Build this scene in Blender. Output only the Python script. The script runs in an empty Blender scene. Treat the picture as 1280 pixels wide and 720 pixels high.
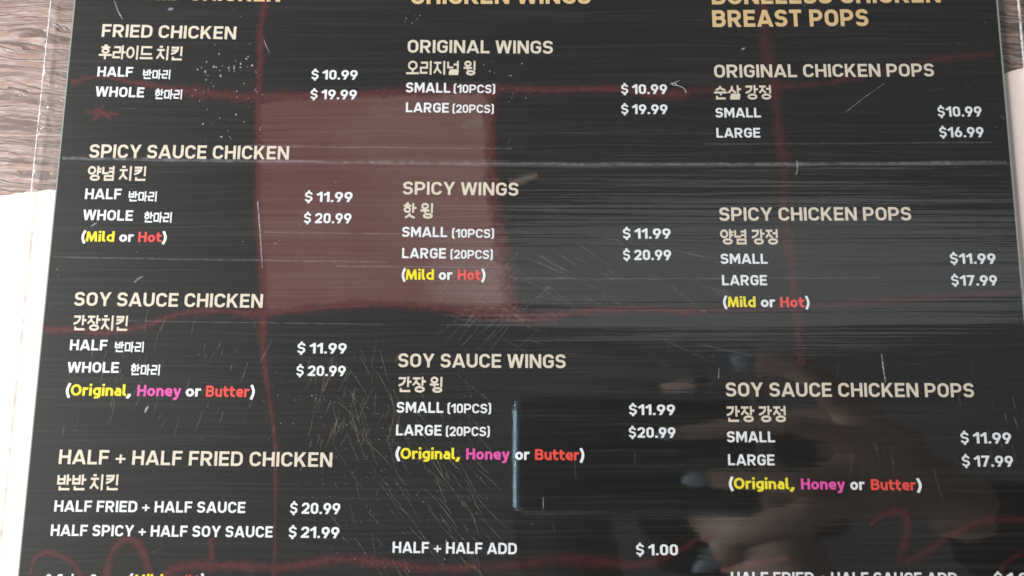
import bpy, bmesh, math, random
from mathutils import Vector, Matrix, noise
from mathutils.geometry import delaunay_2d_cdt
random.seed(7)
sc = bpy.context.scene
COL = sc.collection

# ---------------------------------------------------------------- camera, world, lamps, exposure
H = 0.25                      # lens height above the menu, metres
TH = math.radians(8.5)        # the phone leans a little towards the top of the menu
F = 1000.0                    # focal length in photo pixels (1280 wide)
cam_d = bpy.data.cameras.new('camera'); cam = bpy.data.objects.new('camera', cam_d); COL.objects.link(cam)
cam.location = (0, 0, H); cam.rotation_euler = (TH, 0, 0)
cam_d.sensor_width = 36; cam_d.lens = F / 1280 * 36; cam_d.clip_start = 0.002; cam_d.clip_end = 50
sc.camera = cam
w = bpy.data.worlds.new('World'); sc.world = w; w.use_nodes = True
bg = w.node_tree.nodes['Background']; bg.inputs[0].default_value = (0.93, 0.97, 1.0, 1); bg.inputs[1].default_value = 0.25
def area(name, loc, target, sx, sy, power, col):
    d = bpy.data.lights.new(name, 'AREA'); d.shape = 'RECTANGLE'; d.size = sx; d.size_y = sy; d.energy = power; d.color = col
    o = bpy.data.objects.new(name, d); COL.objects.link(o); o.location = loc
    o.rotation_euler = (Vector(target) - Vector(loc)).to_track_quat('-Z', 'Y').to_euler()
    return o
area('window_light', (-0.98, 0.04, 0.34), (0.0, 0.0, 0.14), 1.0, 0.62, 54, (1.0, 0.985, 0.96))
area('ceiling_lamp', (0.66, 0.37, 1.9), (0.66, 0.37, 0), 1.8, 0.40, 1.5, (0.93, 0.97, 1.0)).data.shape = 'ELLIPSE'
sc.cycles.filter_width = 1.65
sc.view_settings.view_transform = 'Standard'; sc.view_settings.look = 'None'
sc.view_settings.exposure = 0; sc.view_settings.gamma = 1; sc.view_settings.use_curve_mapping = False

# ---------------------------------------------------------------- helpers
CT, ST = math.cos(TH), math.sin(TH)
def at(px, py, z=0.0):
    """place on the table plane that was read off the photograph at (px, py)"""
    dx, dy = (px - 640) / F, -(py - 360) / F
    v = Vector((dx, dy * CT + ST, dy * ST - CT))
    t = (z - H) / v.z
    return Vector((v.x * t, v.y * t, z))
def link(name, me, m=None, parent=None, z=None):
    o = bpy.data.objects.new(name, me); COL.objects.link(o)
    if m: me.materials.append(m)
    if parent: o.parent = parent
    return o
def empty(name, loc=(0, 0, 0)):
    o = bpy.data.objects.new(name, None); COL.objects.link(o); o.location = loc; o.empty_display_size = 0.02; return o
def tag(o, label=None, cat=None, group=None, kind=None):
    for k, v in (('label', label), ('category', cat), ('group', group), ('kind', kind)):
        if v: o[k] = v
    return o
def mesh(name, verts, faces, smooth=False):
    me = bpy.data.meshes.new(name); me.from_pydata([tuple(v) for v in verts], [], faces); me.update()
    if smooth:
        for p in me.polygons: p.use_smooth = True
    return me
class N:
    """small node builder"""
    def __init__(s, name):
        s.m = bpy.data.materials.new(name); s.m.use_nodes = True; s.t = s.m.node_tree; s.n = s.t.nodes
        s.n.clear(); s.out = s.n.new('ShaderNodeOutputMaterial')
    def add(s, typ, ins=None, **kw):
        x = s.n.new(typ)
        for k, v in kw.items(): setattr(x, k, v)
        for k, v in (ins or {}).items():
            if isinstance(v, bpy.types.NodeSocket): s.t.links.new(v, x.inputs[k])
            else: x.inputs[k].default_value = v
        return x
    def math(s, op, a, b=0.0, clamp=False):
        x = s.add('ShaderNodeMath', {0: a, 1: b}, operation=op); x.use_clamp = clamp; return x.outputs[0]
    def mix(s, f, a, b):
        x = s.add('ShaderNodeMix', data_type='RGBA')
        for i, v in ((0, f), (6, a), (7, b)):
            if isinstance(v, bpy.types.NodeSocket): s.t.links.new(v, x.inputs[i])
            else: x.inputs[i].default_value = v
        return x.outputs[2]
    def ramp(s, f, *st):
        x = s.add('ShaderNodeValToRGB', {0: f}); e = x.color_ramp.elements
        while len(e) < len(st): e.new(0.5)
        for q, (p, c) in zip(e, st):
            q.position = p; q.color = c if len(c) == 4 else (*c, 1)
        return x.outputs[0]
    def noise(s, vec, scale, detail=3, rough=0.55, dist=0.0):
        return s.add('ShaderNodeTexNoise', {'Vector': vec, 'Scale': scale, 'Detail': detail, 'Roughness': rough, 'Distortion': dist}).outputs[0]
    def pos(s, sx=1, sy=1, sz=1, rz=0.0):
        g = s.add('ShaderNodeNewGeometry').outputs['Position']
        return s.add('ShaderNodeMapping', {'Vector': g, 'Scale': (sx, sy, sz), 'Rotation': (0, 0, rz)}, vector_type='POINT').outputs[0]
    def done(s, sh): s.t.links.new(sh, s.out.inputs[0]); return s.m
def G(v): return (v, v, v, 1)
def srgb(r, g, b):
    f = lambda c: c / 12.92 / 255 if c < 10 else ((c / 255 + 0.055) / 1.055) ** 2.4
    return (f(r), f(g), f(b), 1)

# ---------------------------------------------------------------- materials
def mat_plain(name, col, rough=0.6, metal=0.0, spec=0.3, vary=0.08, scale=900):
    n = N(name); p = n.pos()
    k = n.noise(p, scale, 2)
    c = n.mix(k, tuple(x * (1 - vary) for x in col[:3]) + (1,), tuple(min(1, x * (1 + vary)) for x in col[:3]) + (1,))
    b = n.add('ShaderNodeBsdfPrincipled', {'Base Color': c, 'Roughness': rough, 'Metallic': metal, 'Specular IOR Level': spec})
    return n.done(b.outputs[0])
def mat_wood():
    n = N('embossed_wood_laminate')
    p = n.pos(1, 1, 1, math.radians(3)); sx = n.add('ShaderNodeSeparateXYZ', {0: p})
    wob = n.noise(n.pos(16, 55, 1, math.radians(3)), 1.0, 4, 0.55)
    wob2 = n.noise(n.pos(60, 160, 1), 1.0, 3, 0.6)
    ph = n.math('ADD', n.math('MULTIPLY', sx.outputs[1], 430.0), n.math('ADD', n.math('MULTIPLY', wob, 7.0), n.math('MULTIPLY', wob2, 1.2)))
    rings = n.noise(n.add('ShaderNodeCombineXYZ', {0: n.math('MULTIPLY', sx.outputs[0], 9.0), 1: ph, 2: 0.0}).outputs[0], 1.7, 2, 0.5)
    pores = n.noise(n.pos(150, 1100, 1, math.radians(3)), 1.0, 3, 0.6, 0.8)
    crack = n.ramp(n.math('ABSOLUTE', n.math('SUBTRACT', rings, 0.5)), (0.0, G(0)), (0.028, G(0.25)), (0.075, G(1)))
    big = n.noise(n.pos(9, 60, 1), 1.0, 3, 0.5)
    h = n.math('ADD', n.math('MULTIPLY', crack, 0.55), n.math('ADD', n.math('MULTIPLY', pores, 0.45), n.math('MULTIPLY', rings, 0.5)))
    c = n.mix(rings, srgb(146, 130, 123), srgb(198, 195, 194))
    c = n.mix(n.math('MULTIPLY', n.math('SUBTRACT', pores, 0.42), 2.6, True), srgb(132, 104, 92), c)
    c = n.mix(crack, srgb(66, 48, 42), c)
    c = n.mix(n.math('MULTIPLY', big, 0.45), c, srgb(120, 101, 94))
    hb = n.add('ShaderNodeBump', {'Strength': 0.42, 'Distance': 0.0005, 'Height': h}).outputs[0]
    b = n.add('ShaderNodeBsdfPrincipled', {'Base Color': c, 'Roughness': 0.42, 'Specular IOR Level': 0.45, 'Normal': hb})
    return n.done(b.outputs[0])
def mat_placemat():
    n = N('pale_paper')
    k = n.noise(n.pos(), 60, 3); f = n.noise(n.pos(), 1800, 2)
    c = n.mix(k, (0.83, 0.695, 0.645, 1), (0.85, 0.72, 0.675, 1))
    hb = n.add('ShaderNodeBump', {'Strength': 0.15, 'Distance': 0.0002, 'Height': f}).outputs[0]
    b = n.add('ShaderNodeBsdfPrincipled', {'Base Color': c, 'Roughness': 0.7, 'Specular IOR Level': 0.2, 'Normal': hb})
    return n.done(b.outputs[0])
def grain(n):
    """horizontal fibre streaks of the printed dark-wood picture"""
    wa = n.math('MULTIPLY', n.noise(n.pos(14, 22, 1), 1.0, 2), 5.0)
    g1 = n.noise(n.add('ShaderNodeVectorMath', {0: n.pos(13, 1250, 1, math.radians(-0.4)), 1: n.add('ShaderNodeCombineXYZ', {0: 0.0, 1: wa, 2: 0.0}).outputs[0]}, operation='ADD').outputs[0], 1.0, 3, 0.6)
    g2 = n.noise(n.pos(5, 120, 1, math.radians(-0.4)), 1.0, 3, 0.55)
    return n.math('ADD', n.math('MULTIPLY', g1, 0.8), n.math('MULTIPLY', g2, 0.28))
def mat_black_print():
    n = N('black_wood_print')
    c = n.ramp(grain(n), (0.40, (0.0035, 0.0035, 0.0035, 1)), (0.56, (0.008, 0.008, 0.0074, 1)), (0.72, (0.020, 0.020, 0.018, 1)))
    b = n.add('ShaderNodeBsdfPrincipled', {'Base Color': c, 'Roughness': 0.7, 'Specular IOR Level': 0.08})
    return n.done(b.outputs[0])
def mat_brown_print():
    n = N('brown_panel_print')
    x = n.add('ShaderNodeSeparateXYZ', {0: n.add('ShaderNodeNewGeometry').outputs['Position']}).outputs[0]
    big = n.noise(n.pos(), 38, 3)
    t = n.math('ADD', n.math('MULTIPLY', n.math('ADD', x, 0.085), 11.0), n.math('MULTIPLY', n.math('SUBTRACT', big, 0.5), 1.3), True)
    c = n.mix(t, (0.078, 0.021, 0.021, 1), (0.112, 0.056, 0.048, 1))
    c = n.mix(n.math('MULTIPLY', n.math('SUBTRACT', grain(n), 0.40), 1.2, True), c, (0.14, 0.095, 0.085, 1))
    e = n.add('ShaderNodeUVMap').outputs[0]; s = n.add('ShaderNodeSeparateXYZ', {0: e})
    b = n.add('ShaderNodeBsdfPrincipled', {'Base Color': c, 'Roughness': 0.7, 'Specular IOR Level': 0.08})
    return n.done(b.outputs[0])
def mat_brush(name, c0, c1, op=1.0):
    """dry-brushed ink: ragged edges come from the stroke's own noise"""
    n = N(name)
    uv = n.add('ShaderNodeSeparateXYZ', {0: n.add('ShaderNodeUVMap').outputs[0]})
    v = n.math('SUBTRACT', 1.0, n.math('ABSOLUTE', n.math('SUBTRACT', n.math('MULTIPLY', uv.outputs[1], 2.0), 1.0)))
    e1 = n.noise(n.pos(), 420, 4, 0.7); e2 = n.noise(n.pos(), 130, 2)
    s = n.math('ADD', v, n.math('ADD', n.math('MULTIPLY', n.math('SUBTRACT', e1, 0.5), 1.3), n.math('MULTIPLY', n.math('SUBTRACT', e2, 0.5), 0.7)))
    dry = n.noise(n.pos(), 1500, 2, 0.6)
    a = n.math('MULTIPLY', n.math('SUBTRACT', n.math('ADD', s, n.math('MULTIPLY', n.math('SUBTRACT', dry, 0.5), 0.9)), 0.28), 1.35, True)
    a = n.math('MULTIPLY', a, op)
    c = n.mix(n.noise(n.pos(60, 500, 1), 1.0, 3), c0, c1)
    b = n.add('ShaderNodeBsdfPrincipled', {'Base Color': c, 'Roughness': 0.7, 'Specular IOR Level': 0.05})
    mx = n.add('ShaderNodeMixShader', {0: a, 1: n.add('ShaderNodeBsdfTransparent').outputs[0], 2: b.outputs[0]})
    return n.done(mx.outputs[0])
def mat_film():
    n = N('clear_laminate')
    s1 = n.noise(n.pos(10, 1050, 1, math.radians(-0.4)), 1.0, 3, 0.6)
    s2 = n.noise(n.pos(3.5, 190, 1, math.radians(-0.4)), 1.0, 3, 0.6)
    s3 = n.noise(n.pos(), 2600, 2, 0.6)
    yy = n.add('ShaderNodeSeparateXYZ', {0: n.add('ShaderNodeNewGeometry').outputs['Position']}).outputs[1]
    # the roller left its lines in the upper two thirds; the film lies smoother towards the bottom
    k = n.math('ADD', 0.12, n.math('MULTIPLY', n.math('MULTIPLY', n.math('SUBTRACT', yy, 0.010), 28.0, True), 0.88))
    h = n.math('ADD', n.math('MULTIPLY', k, n.math('ADD', n.math('MULTIPLY', s1, 0.35), n.math('MULTIPLY', s2, 1.7))), n.math('MULTIPLY', s3, 0.012))
    nb = n.add('ShaderNodeBump', {'Strength': 0.55, 'Distance': 0.00016, 'Height': h}).outputs[0]
    ge = n.add('ShaderNodeNewGeometry')
    cs = n.math('ABSOLUTE', n.add('ShaderNodeVectorMath', {0: ge.outputs['Normal'], 1: ge.outputs['Incoming']}, operation='DOT_PRODUCT').outputs['Value'])
    fr = n.math('ADD', 0.064, n.math('MULTIPLY', 0.936, n.math('POWER', n.math('SUBTRACT', 1.0, cs, True), 5.0)))   # the same from both sides of the film
    wear = n.noise(n.pos(), 24, 4, 0.6)
    ra = n.math('ADD', 0.008, n.math('MULTIPLY', wear, 0.02))
    g1 = n.add('ShaderNodeBsdfGlossy', {'Color': G(1), 'Roughness': ra, 'Normal': nb}).outputs[0]
    g2 = n.add('ShaderNodeBsdfGlossy', {'Color': G(1), 'Roughness': 0.42, 'Normal': nb}).outputs[0]
    g = n.add('ShaderNodeMixShader', {0: 0.25, 1: g1, 2: g2}).outputs[0]
    mx = n.add('ShaderNodeMixShader', {0: fr, 1: n.add('ShaderNodeBsdfTransparent', {'Color': (0.985, 0.99, 0.985, 1)}).outputs[0], 2: g})
    return n.done(mx.outputs[0])
def mat_ghost(name, col, op, rough=0.4):
    """thin translucent marks: worn film, painted crease light, dried dots"""
    n = N(name)
    k = n.ramp(n.noise(n.pos(), 500, 3, 0.7), (0.35, G(0.15)), (0.7, G(1)))
    b = n.add('ShaderNodeBsdfPrincipled', {'Base Color': col, 'Roughness': rough, 'Specular IOR Level': 0.5})
    mx = n.add('ShaderNodeMixShader', {0: n.math('MULTIPLY', k, op), 1: n.add('ShaderNodeBsdfTransparent').outputs[0], 2: b.outputs[0]})
    return n.done(mx.outputs[0])
def mat_ink(name, col):
    n = N(name)
    k = n.noise(n.pos(40, 700, 1), 1.0, 3)
    c = n.mix(k, tuple(x * 0.86 for x in col[:3]) + (1,), col)
    b = n.add('ShaderNodeBsdfPrincipled', {'Base Color': c, 'Roughness': 0.65, 'Specular IOR Level': 0.1})
    return n.done(b.outputs[0])

M = {}
M['wood'] = mat_wood(); M['placemat'] = mat_placemat(); M['black'] = mat_black_print(); M['brown'] = mat_brown_print()
M['red'] = mat_brush('red_brush_ink', (0.108, 0.026, 0.027, 1), (0.070, 0.018, 0.020, 1), 0.82)
M['red_faint'] = mat_brush('faint_red_brush_ink', (0.085, 0.022, 0.024, 1), (0.055, 0.015, 0.017, 1), 0.62)
M['tan'] = mat_brush('tan_brush_ink', (0.24, 0.19, 0.15, 1), (0.16, 0.13, 0.11, 1), 0.42)
M['film'] = mat_film()
M['paper_edge'] = mat_plain('paper_core', (0.24, 0.27, 0.26, 1), 0.8)
M['white'] = mat_ink('white_ink', (0.74, 0.76, 0.80, 1)); M['cream'] = mat_ink('cream_ink', (0.66, 0.59, 0.49, 1))
M['gold'] = mat_ink('gold_ink', (0.66, 0.47, 0.24, 1)); M['yellow'] = mat_ink('yellow_ink', (0.80, 0.70, 0.02, 1))
M['redink'] = mat_ink('red_ink', (0.74, 0.075, 0.060, 1)); M['pink'] = mat_ink('pink_ink', (0.70, 0.085, 0.38, 1))
M['scratch'] = mat_ghost('scratched_film', (0.75, 0.72, 0.66, 1), 0.14); M['scratch_warm'] = mat_ghost('scratched_film_warm', (0.72, 0.58, 0.42, 1), 0.14)  # real scratches, with the glint of light on them put into the colour
M['scratch_bright'] = mat_ghost('deep_scratch', (0.72, 0.76, 0.86, 1), 0.45)
M['droplet'] = mat_ghost('dried_droplet', (0.70, 0.73, 0.73, 1), 0.5, 0.15)
M['lint'] = mat_plain('grey_lint', (0.55, 0.57, 0.62, 1), 0.8)

# ---------------------------------------------------------------- the surface
Z_TABLE, Z_MAT = -0.0016, -0.0009
def box_mesh(name, x0, x1, y0, y1, z0, z1):
    v = [(x, y, z) for z in (z0, z1) for y in (y0, y1) for x in (x0, x1)]
    return mesh(name, v, [(0, 2, 3, 1), (4, 5, 7, 6), (0, 1, 5, 4), (2, 6, 7, 3), (0, 4, 6, 2), (1, 3, 7, 5)])
table = link('table_top', box_mesh('table_top', -0.75, 0.75, -0.34, 0.62, Z_TABLE - 0.03, Z_TABLE), M['wood'])
tag(table, 'brown embossed wood grain table top under the menu', 'table', kind='structure')

def slab(name, outline, z0, z1, m, parent=None):
    """flat sheet with a real edge from an outline in plan"""
    bm = bmesh.new()
    top = [bm.verts.new((p[0], p[1], z1)) for p in outline]; bot = [bm.verts.new((p[0], p[1], z0)) for p in outline]
    bm.faces.new(top); bm.faces.new(bot[::-1])
    k = len(outline)
    for i in range(k): bm.faces.new((top[i], bot[i], bot[(i + 1) % k], top[(i + 1) % k]))
    bmesh.ops.recalc_face_normals(bm, faces=bm.faces)
    me = bpy.data.meshes.new(name); bm.to_mesh(me); bm.free()
    return link(name, me, m, parent)
edge = []
for i in range(241):
    t = i / 240; px = -160 + t * 1660; py = 245 - 0.1215 * px
    wob = 2.2 * noise.noise((px * 0.05, 3.1, 0)) + 1.6 * noise.noise((px * 0.17, 8.1, 0))
    if px > 1180: py = 92 - (px - 1254) * 0.28 if px > 1254 else py; wob *= 0.2
    p = at(px, py + wob, Z_MAT); edge.append((p.x, p.y))
pm = slab('placemat', [(edge[0][0] - 0.01, -0.24)] + [(edge[-1][0] + 0.005, -0.24)] + edge[::-1], Z_TABLE + 0.0001, Z_MAT, M['placemat'])
tag(pm, 'pale paper placemat lying on the wood under the black menu', 'placemat')

# ---------------------------------------------------------------- the laminated menu
menu = empty('laminated_menu', (0, 0, 0))
tag(menu, 'black laminated chicken menu with red brush strokes lying on a pale placemat', 'menu')
def edge_l(py): return 93.5 - 0.0985 * py
def edge_r(py): return 1246.5 + 0.0865 * py
YT, YB = -70, 800
Z_PRINT = 0.0
tl, tr, br, bl = at(edge_l(YT), YT), at(edge_r(YT), YT), at(edge_r(YB), YB), at(edge_l(YB), YB)
slab('print_sheet', [tl, bl, br, tr], -0.00025, Z_PRINT, M['black'], menu)
# bare paper rim left by the trimming knife
def strip(name, pts, m, z, parent=menu, wscale=1.0):
    """flat ribbon: pts = (px, py, width in px); uv.y runs across it"""
    # resample with Catmull-Rom
    P = [Vector(p[:2]) for p in pts]; W = [p[2] for p in pts]; out = []
    for i in range(len(P) - 1):
        p0, p1, p2, p3 = P[max(i - 1, 0)], P[i], P[i + 1], P[min(i + 2, len(P) - 1)]
        k = max(2, int((p2 - p1).length / 9))
        for j in range(k):
            t = j / k
            q = 0.5 * ((2 * p1) + (p2 - p0) * t + (2 * p0 - 5 * p1 + 4 * p2 - p3) * t * t + (3 * p1 - p0 - 3 * p2 + p3) * t ** 3)
            out.append((q, W[i] * (1 - t) + W[i + 1] * t))
    out.append((P[-1], W[-1]))
    vs, fs, uv = [], [], []
    L = 0
    for i, (q, wd) in enumerate(out):
        d = (out[min(i + 1, len(out) - 1)][0] - out[max(i - 1, 0)][0]).normalized(); nn = Vector((-d.y, d.x))
        if i: L += (q - out[i - 1][0]).length
        for s in (-1, 1):
            pp = q + nn * (s * wd * 0.5 * wscale); vs.append(at(pp.x, pp.y, z)); uv.append((L * 0.01, 0 if s < 0 else 1))
    for i in range(len(out) - 1): fs.append((2 * i, 2 * i + 1, 2 * i + 3, 2 * i + 2))
    me = mesh(name, vs, fs)
    ul = me.uv_layers.new(name='UVMap')
    for lp in me.loops: ul.data[lp.index].uv = uv[lp.vertex_index]
    if me.polygons[0].normal.z < 0: me.flip_normals()
    return link(name, me, m, parent)
strip('paper_rim', [(edge_l(YT) + 0.1, YT, 1.5), (edge_l(YB) + 0.1, YB, 1.5)], M['paper_edge'], Z_PRINT + 0.00001)
strip('paper_rim', [(edge_r(YT) - 0.3, YT, 2.2), (edge_r(YB) - 0.3, YB, 2.2)], M['paper_edge'], Z_PRINT + 0.00001)
# brown painted panel
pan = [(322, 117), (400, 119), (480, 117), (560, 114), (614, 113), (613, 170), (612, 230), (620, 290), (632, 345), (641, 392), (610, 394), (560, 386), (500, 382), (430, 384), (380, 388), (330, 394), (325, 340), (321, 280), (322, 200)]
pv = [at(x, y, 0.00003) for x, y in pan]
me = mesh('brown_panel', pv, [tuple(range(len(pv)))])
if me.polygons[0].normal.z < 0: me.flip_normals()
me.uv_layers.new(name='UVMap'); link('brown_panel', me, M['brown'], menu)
zs = [0.00005]
def brush(pts, m='red', ws=1.95):
    zs[0] += 0.000003
    return strip('brush_stroke', pts, M[m], zs[0], menu, ws)
brush([(89, 104, 8), (125, 95, 5), (165, 103, 6), (200, 108, 9), (250, 117, 15), (320, 121, 13), (390, 119, 10), (470, 116, 11), (560, 112, 12), (625, 110, 10)])
brush([(615, 110, 10), (680, 112, 10), (760, 111, 10), (820, 117, 14), (862, 117, 14)])
brush([(855, 116, 13), (900, 112, 8), (960, 109, 9), (1020, 105, 9), (1065, 98, 9), (1110, 88, 10), (1170, 74, 11), (1243, 68, 10)], 'red_faint')
brush([(334, -10, 10), (326, 35, 9), (326, 60, 10), (324, 100, 10), (322, 130, 12)])
brush([(322, 130, 8), (322, 200, 8), (321, 280, 8), (327, 340, 10), (328, 400, 13), (329, 440, 9), (337, 500, 6), (344, 560, 5), (344, 640, 4), (342, 735, 5)])
brush([(613, 105, 14), (614, 200, 15), (618, 240, 18), (623, 290, 20), (632, 340, 18), (641, 385, 17), (655, 402, 14)])
brush([(56, 413, 11), (90, 412, 11), (130, 416, 8), (180, 408, 8), (220, 393, 9), (270, 388, 10), (320, 392, 11), (380, 387, 9), (440, 381, 10), (500, 381, 10), (560, 386, 13), (620, 393, 16), (680, 397, 14), (735, 389, 9), (800, 387, 9), (870, 390, 9)])
brush([(860, 390, 9), (910, 387, 8), (1000, 384, 8), (1060, 380, 9), (1120, 375, 10), (1200, 370, 9), (1278, 365, 8)], 'red_faint')
brush([(951, -10, 12), (955, 40, 18), (961, 75, 18), (967, 110, 15), (971, 145, 13), (976, 180, 18), (980, 215, 12), (980, 260, 12), (986, 310, 17), (991, 350, 12), (997, 400, 12), (1003, 458, 9)], 'red_faint')
brush([(34, 735, 5), (46, 695, 6), (70, 692, 7), (92, 706, 8), (110, 735, 8)])
brush([(132, 738, 10), (138, 695, 9), (152, 676, 10), (170, 677, 11), (182, 700, 10), (192, 735, 9)])
brush([(264, 672, 9), (265, 710, 9)])
brush([(200, 722, 10), (230, 708, 14), (300, 707, 13), (350, 710, 12), (400, 702, 14), (430, 699, 15), (480, 703, 13), (540, 711, 11), (600, 708, 10)], 'red')
brush([(590, 709, 10), (640, 707, 12), (700, 700, 15), (760, 703, 15), (800, 707, 14), (845, 690, 9), (885, 668, 7)], 'red_faint')
brush([(900, 712, 8), (940, 705, 8), (985, 697, 7)], 'red_faint')
brush([(1086, 657, 7), (1105, 643, 9), (1130, 640, 11), (1134, 665, 12), (1126, 700, 14), (1150, 696, 12), (1190, 668, 10), (1235, 650, 10), (1290, 650, 8)], 'red_faint')
brush([(1248, 740, 8), (1254, 706, 7), (1285, 688, 8)], 'red_faint')
brush([(108, 139, 5), (120, 141, 9), (134, 142, 9), (149, 143, 4)], ws=1.5)
brush([(116, 151, 4), (124, 142, 9), (131, 131, 3)], ws=1.5)
brush([(119, 133, 3), (127, 141, 9), (139, 149, 4)], ws=1.5)
brush([(636, 229, 8), (655, 224, 11), (672, 219, 6)], 'tan')
brush([(578, 158, 8), (592, 152, 14), (604, 154, 8)], 'tan')

# ---------------------------------------------------------------- lettering (own single-stroke letter shapes, widened)
def fillet(pts, rad, closed=False):
    P = [Vector(p) for p in pts]; k = len(P); out = []
    for i, p in enumerate(P):
        r = rad[i] if isinstance(rad, (list, tuple)) else rad
        if (not closed and i in (0, k - 1)) or r <= 0: out.append(p); continue
        a, b = P[(i - 1) % k], P[(i + 1) % k]
        u, v = (a - p), (b - p); lu, lv = u.length, v.length; u, v = u / lu, v / lv
        c = max(-1, min(1, u.dot(v))); ang = math.acos(c)
        if ang > 3.1: out.append(p); continue
        fa = 0.5 if closed or i - 1 > 0 else 1.0; fb = 0.5 if closed or i + 1 < k - 1 else 1.0
        d = min(r / math.tan(ang / 2), lu * fa * 0.999, lv * fb * 0.999); rr = d * math.tan(ang / 2)
        cen = p + (u + v).normalized() * (rr / math.sin(ang / 2))
        s, e = p + u * d - cen, p + v * d - cen
        tot = math.atan2(s.x * e.y - s.y * e.x, s.dot(e)); n = max(3, int(abs(tot) / 0.28))
        for j in range(n + 1):
            t = tot * j / n; out.append(cen + Vector((s.x * math.cos(t) - s.y * math.sin(t), s.x * math.sin(t) + s.y * math.cos(t))))
    return out
def widen(path, s, closed=False):
    k = len(path); quads = []; L, R = [], []
    for i in range(k):
        p = path[i]
        a = path[i - 1] if (i or closed) else None; b = path[(i + 1) % k] if (i < k - 1 or closed) else None
        d1 = (p - a).normalized() if a is not None else None; d2 = (b - p).normalized() if b is not None else None
        if d1 is None: d1 = d2
        if d2 is None: d2 = d1
        n1, n2 = Vector((-d1.y, d1.x)), Vector((-d2.y, d2.x)); m = n1 + n2
        if m.length < 1e-4: m = n1
        m.normalize(); sc_ = min(1 / max(m.dot(n1), 0.2), 3.0)
        L.append(p + m * s / 2 * sc_); R.append(p - m * s / 2 * sc_)
    for i in range(k if closed else k - 1):
        j = (i + 1) % k; quads.append([L[i], R[i], R[j], L[j]])
    return quads
def clip(poly, y, keep_above):
    out = []
    for i in range(len(poly)):
        a, b = poly[i - 1], poly[i]; ia = (a.y >= y) == keep_above; ib = (b.y >= y) == keep_above
        if ia != ib: out.append(a + (b - a) * ((y - a.y) / (b.y - a.y)))
        if ib: out.append(b)
    return out
def ring(x0, y0, x1, y1, r=9):
    r = min(r, (x1 - x0) / 2, (y1 - y0) / 2); return (fillet([(x0, y0), (x1, y0), (x1, y1), (x0, y1)], r, True), True)
def circ(x0, y0, x1, y1):
    cx, cy, rx, ry = (x0 + x1) / 2, (y0 + y1) / 2, (x1 - x0) / 2, (y1 - y0) / 2
    return ([Vector((cx + rx * math.cos(t * math.tau / 22), cy + ry * math.sin(t * math.tau / 22))) for t in range(22)], True)
def ln(*p, r=0): return (fillet(p, r) if r else [Vector(q) for q in p], False)
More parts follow.
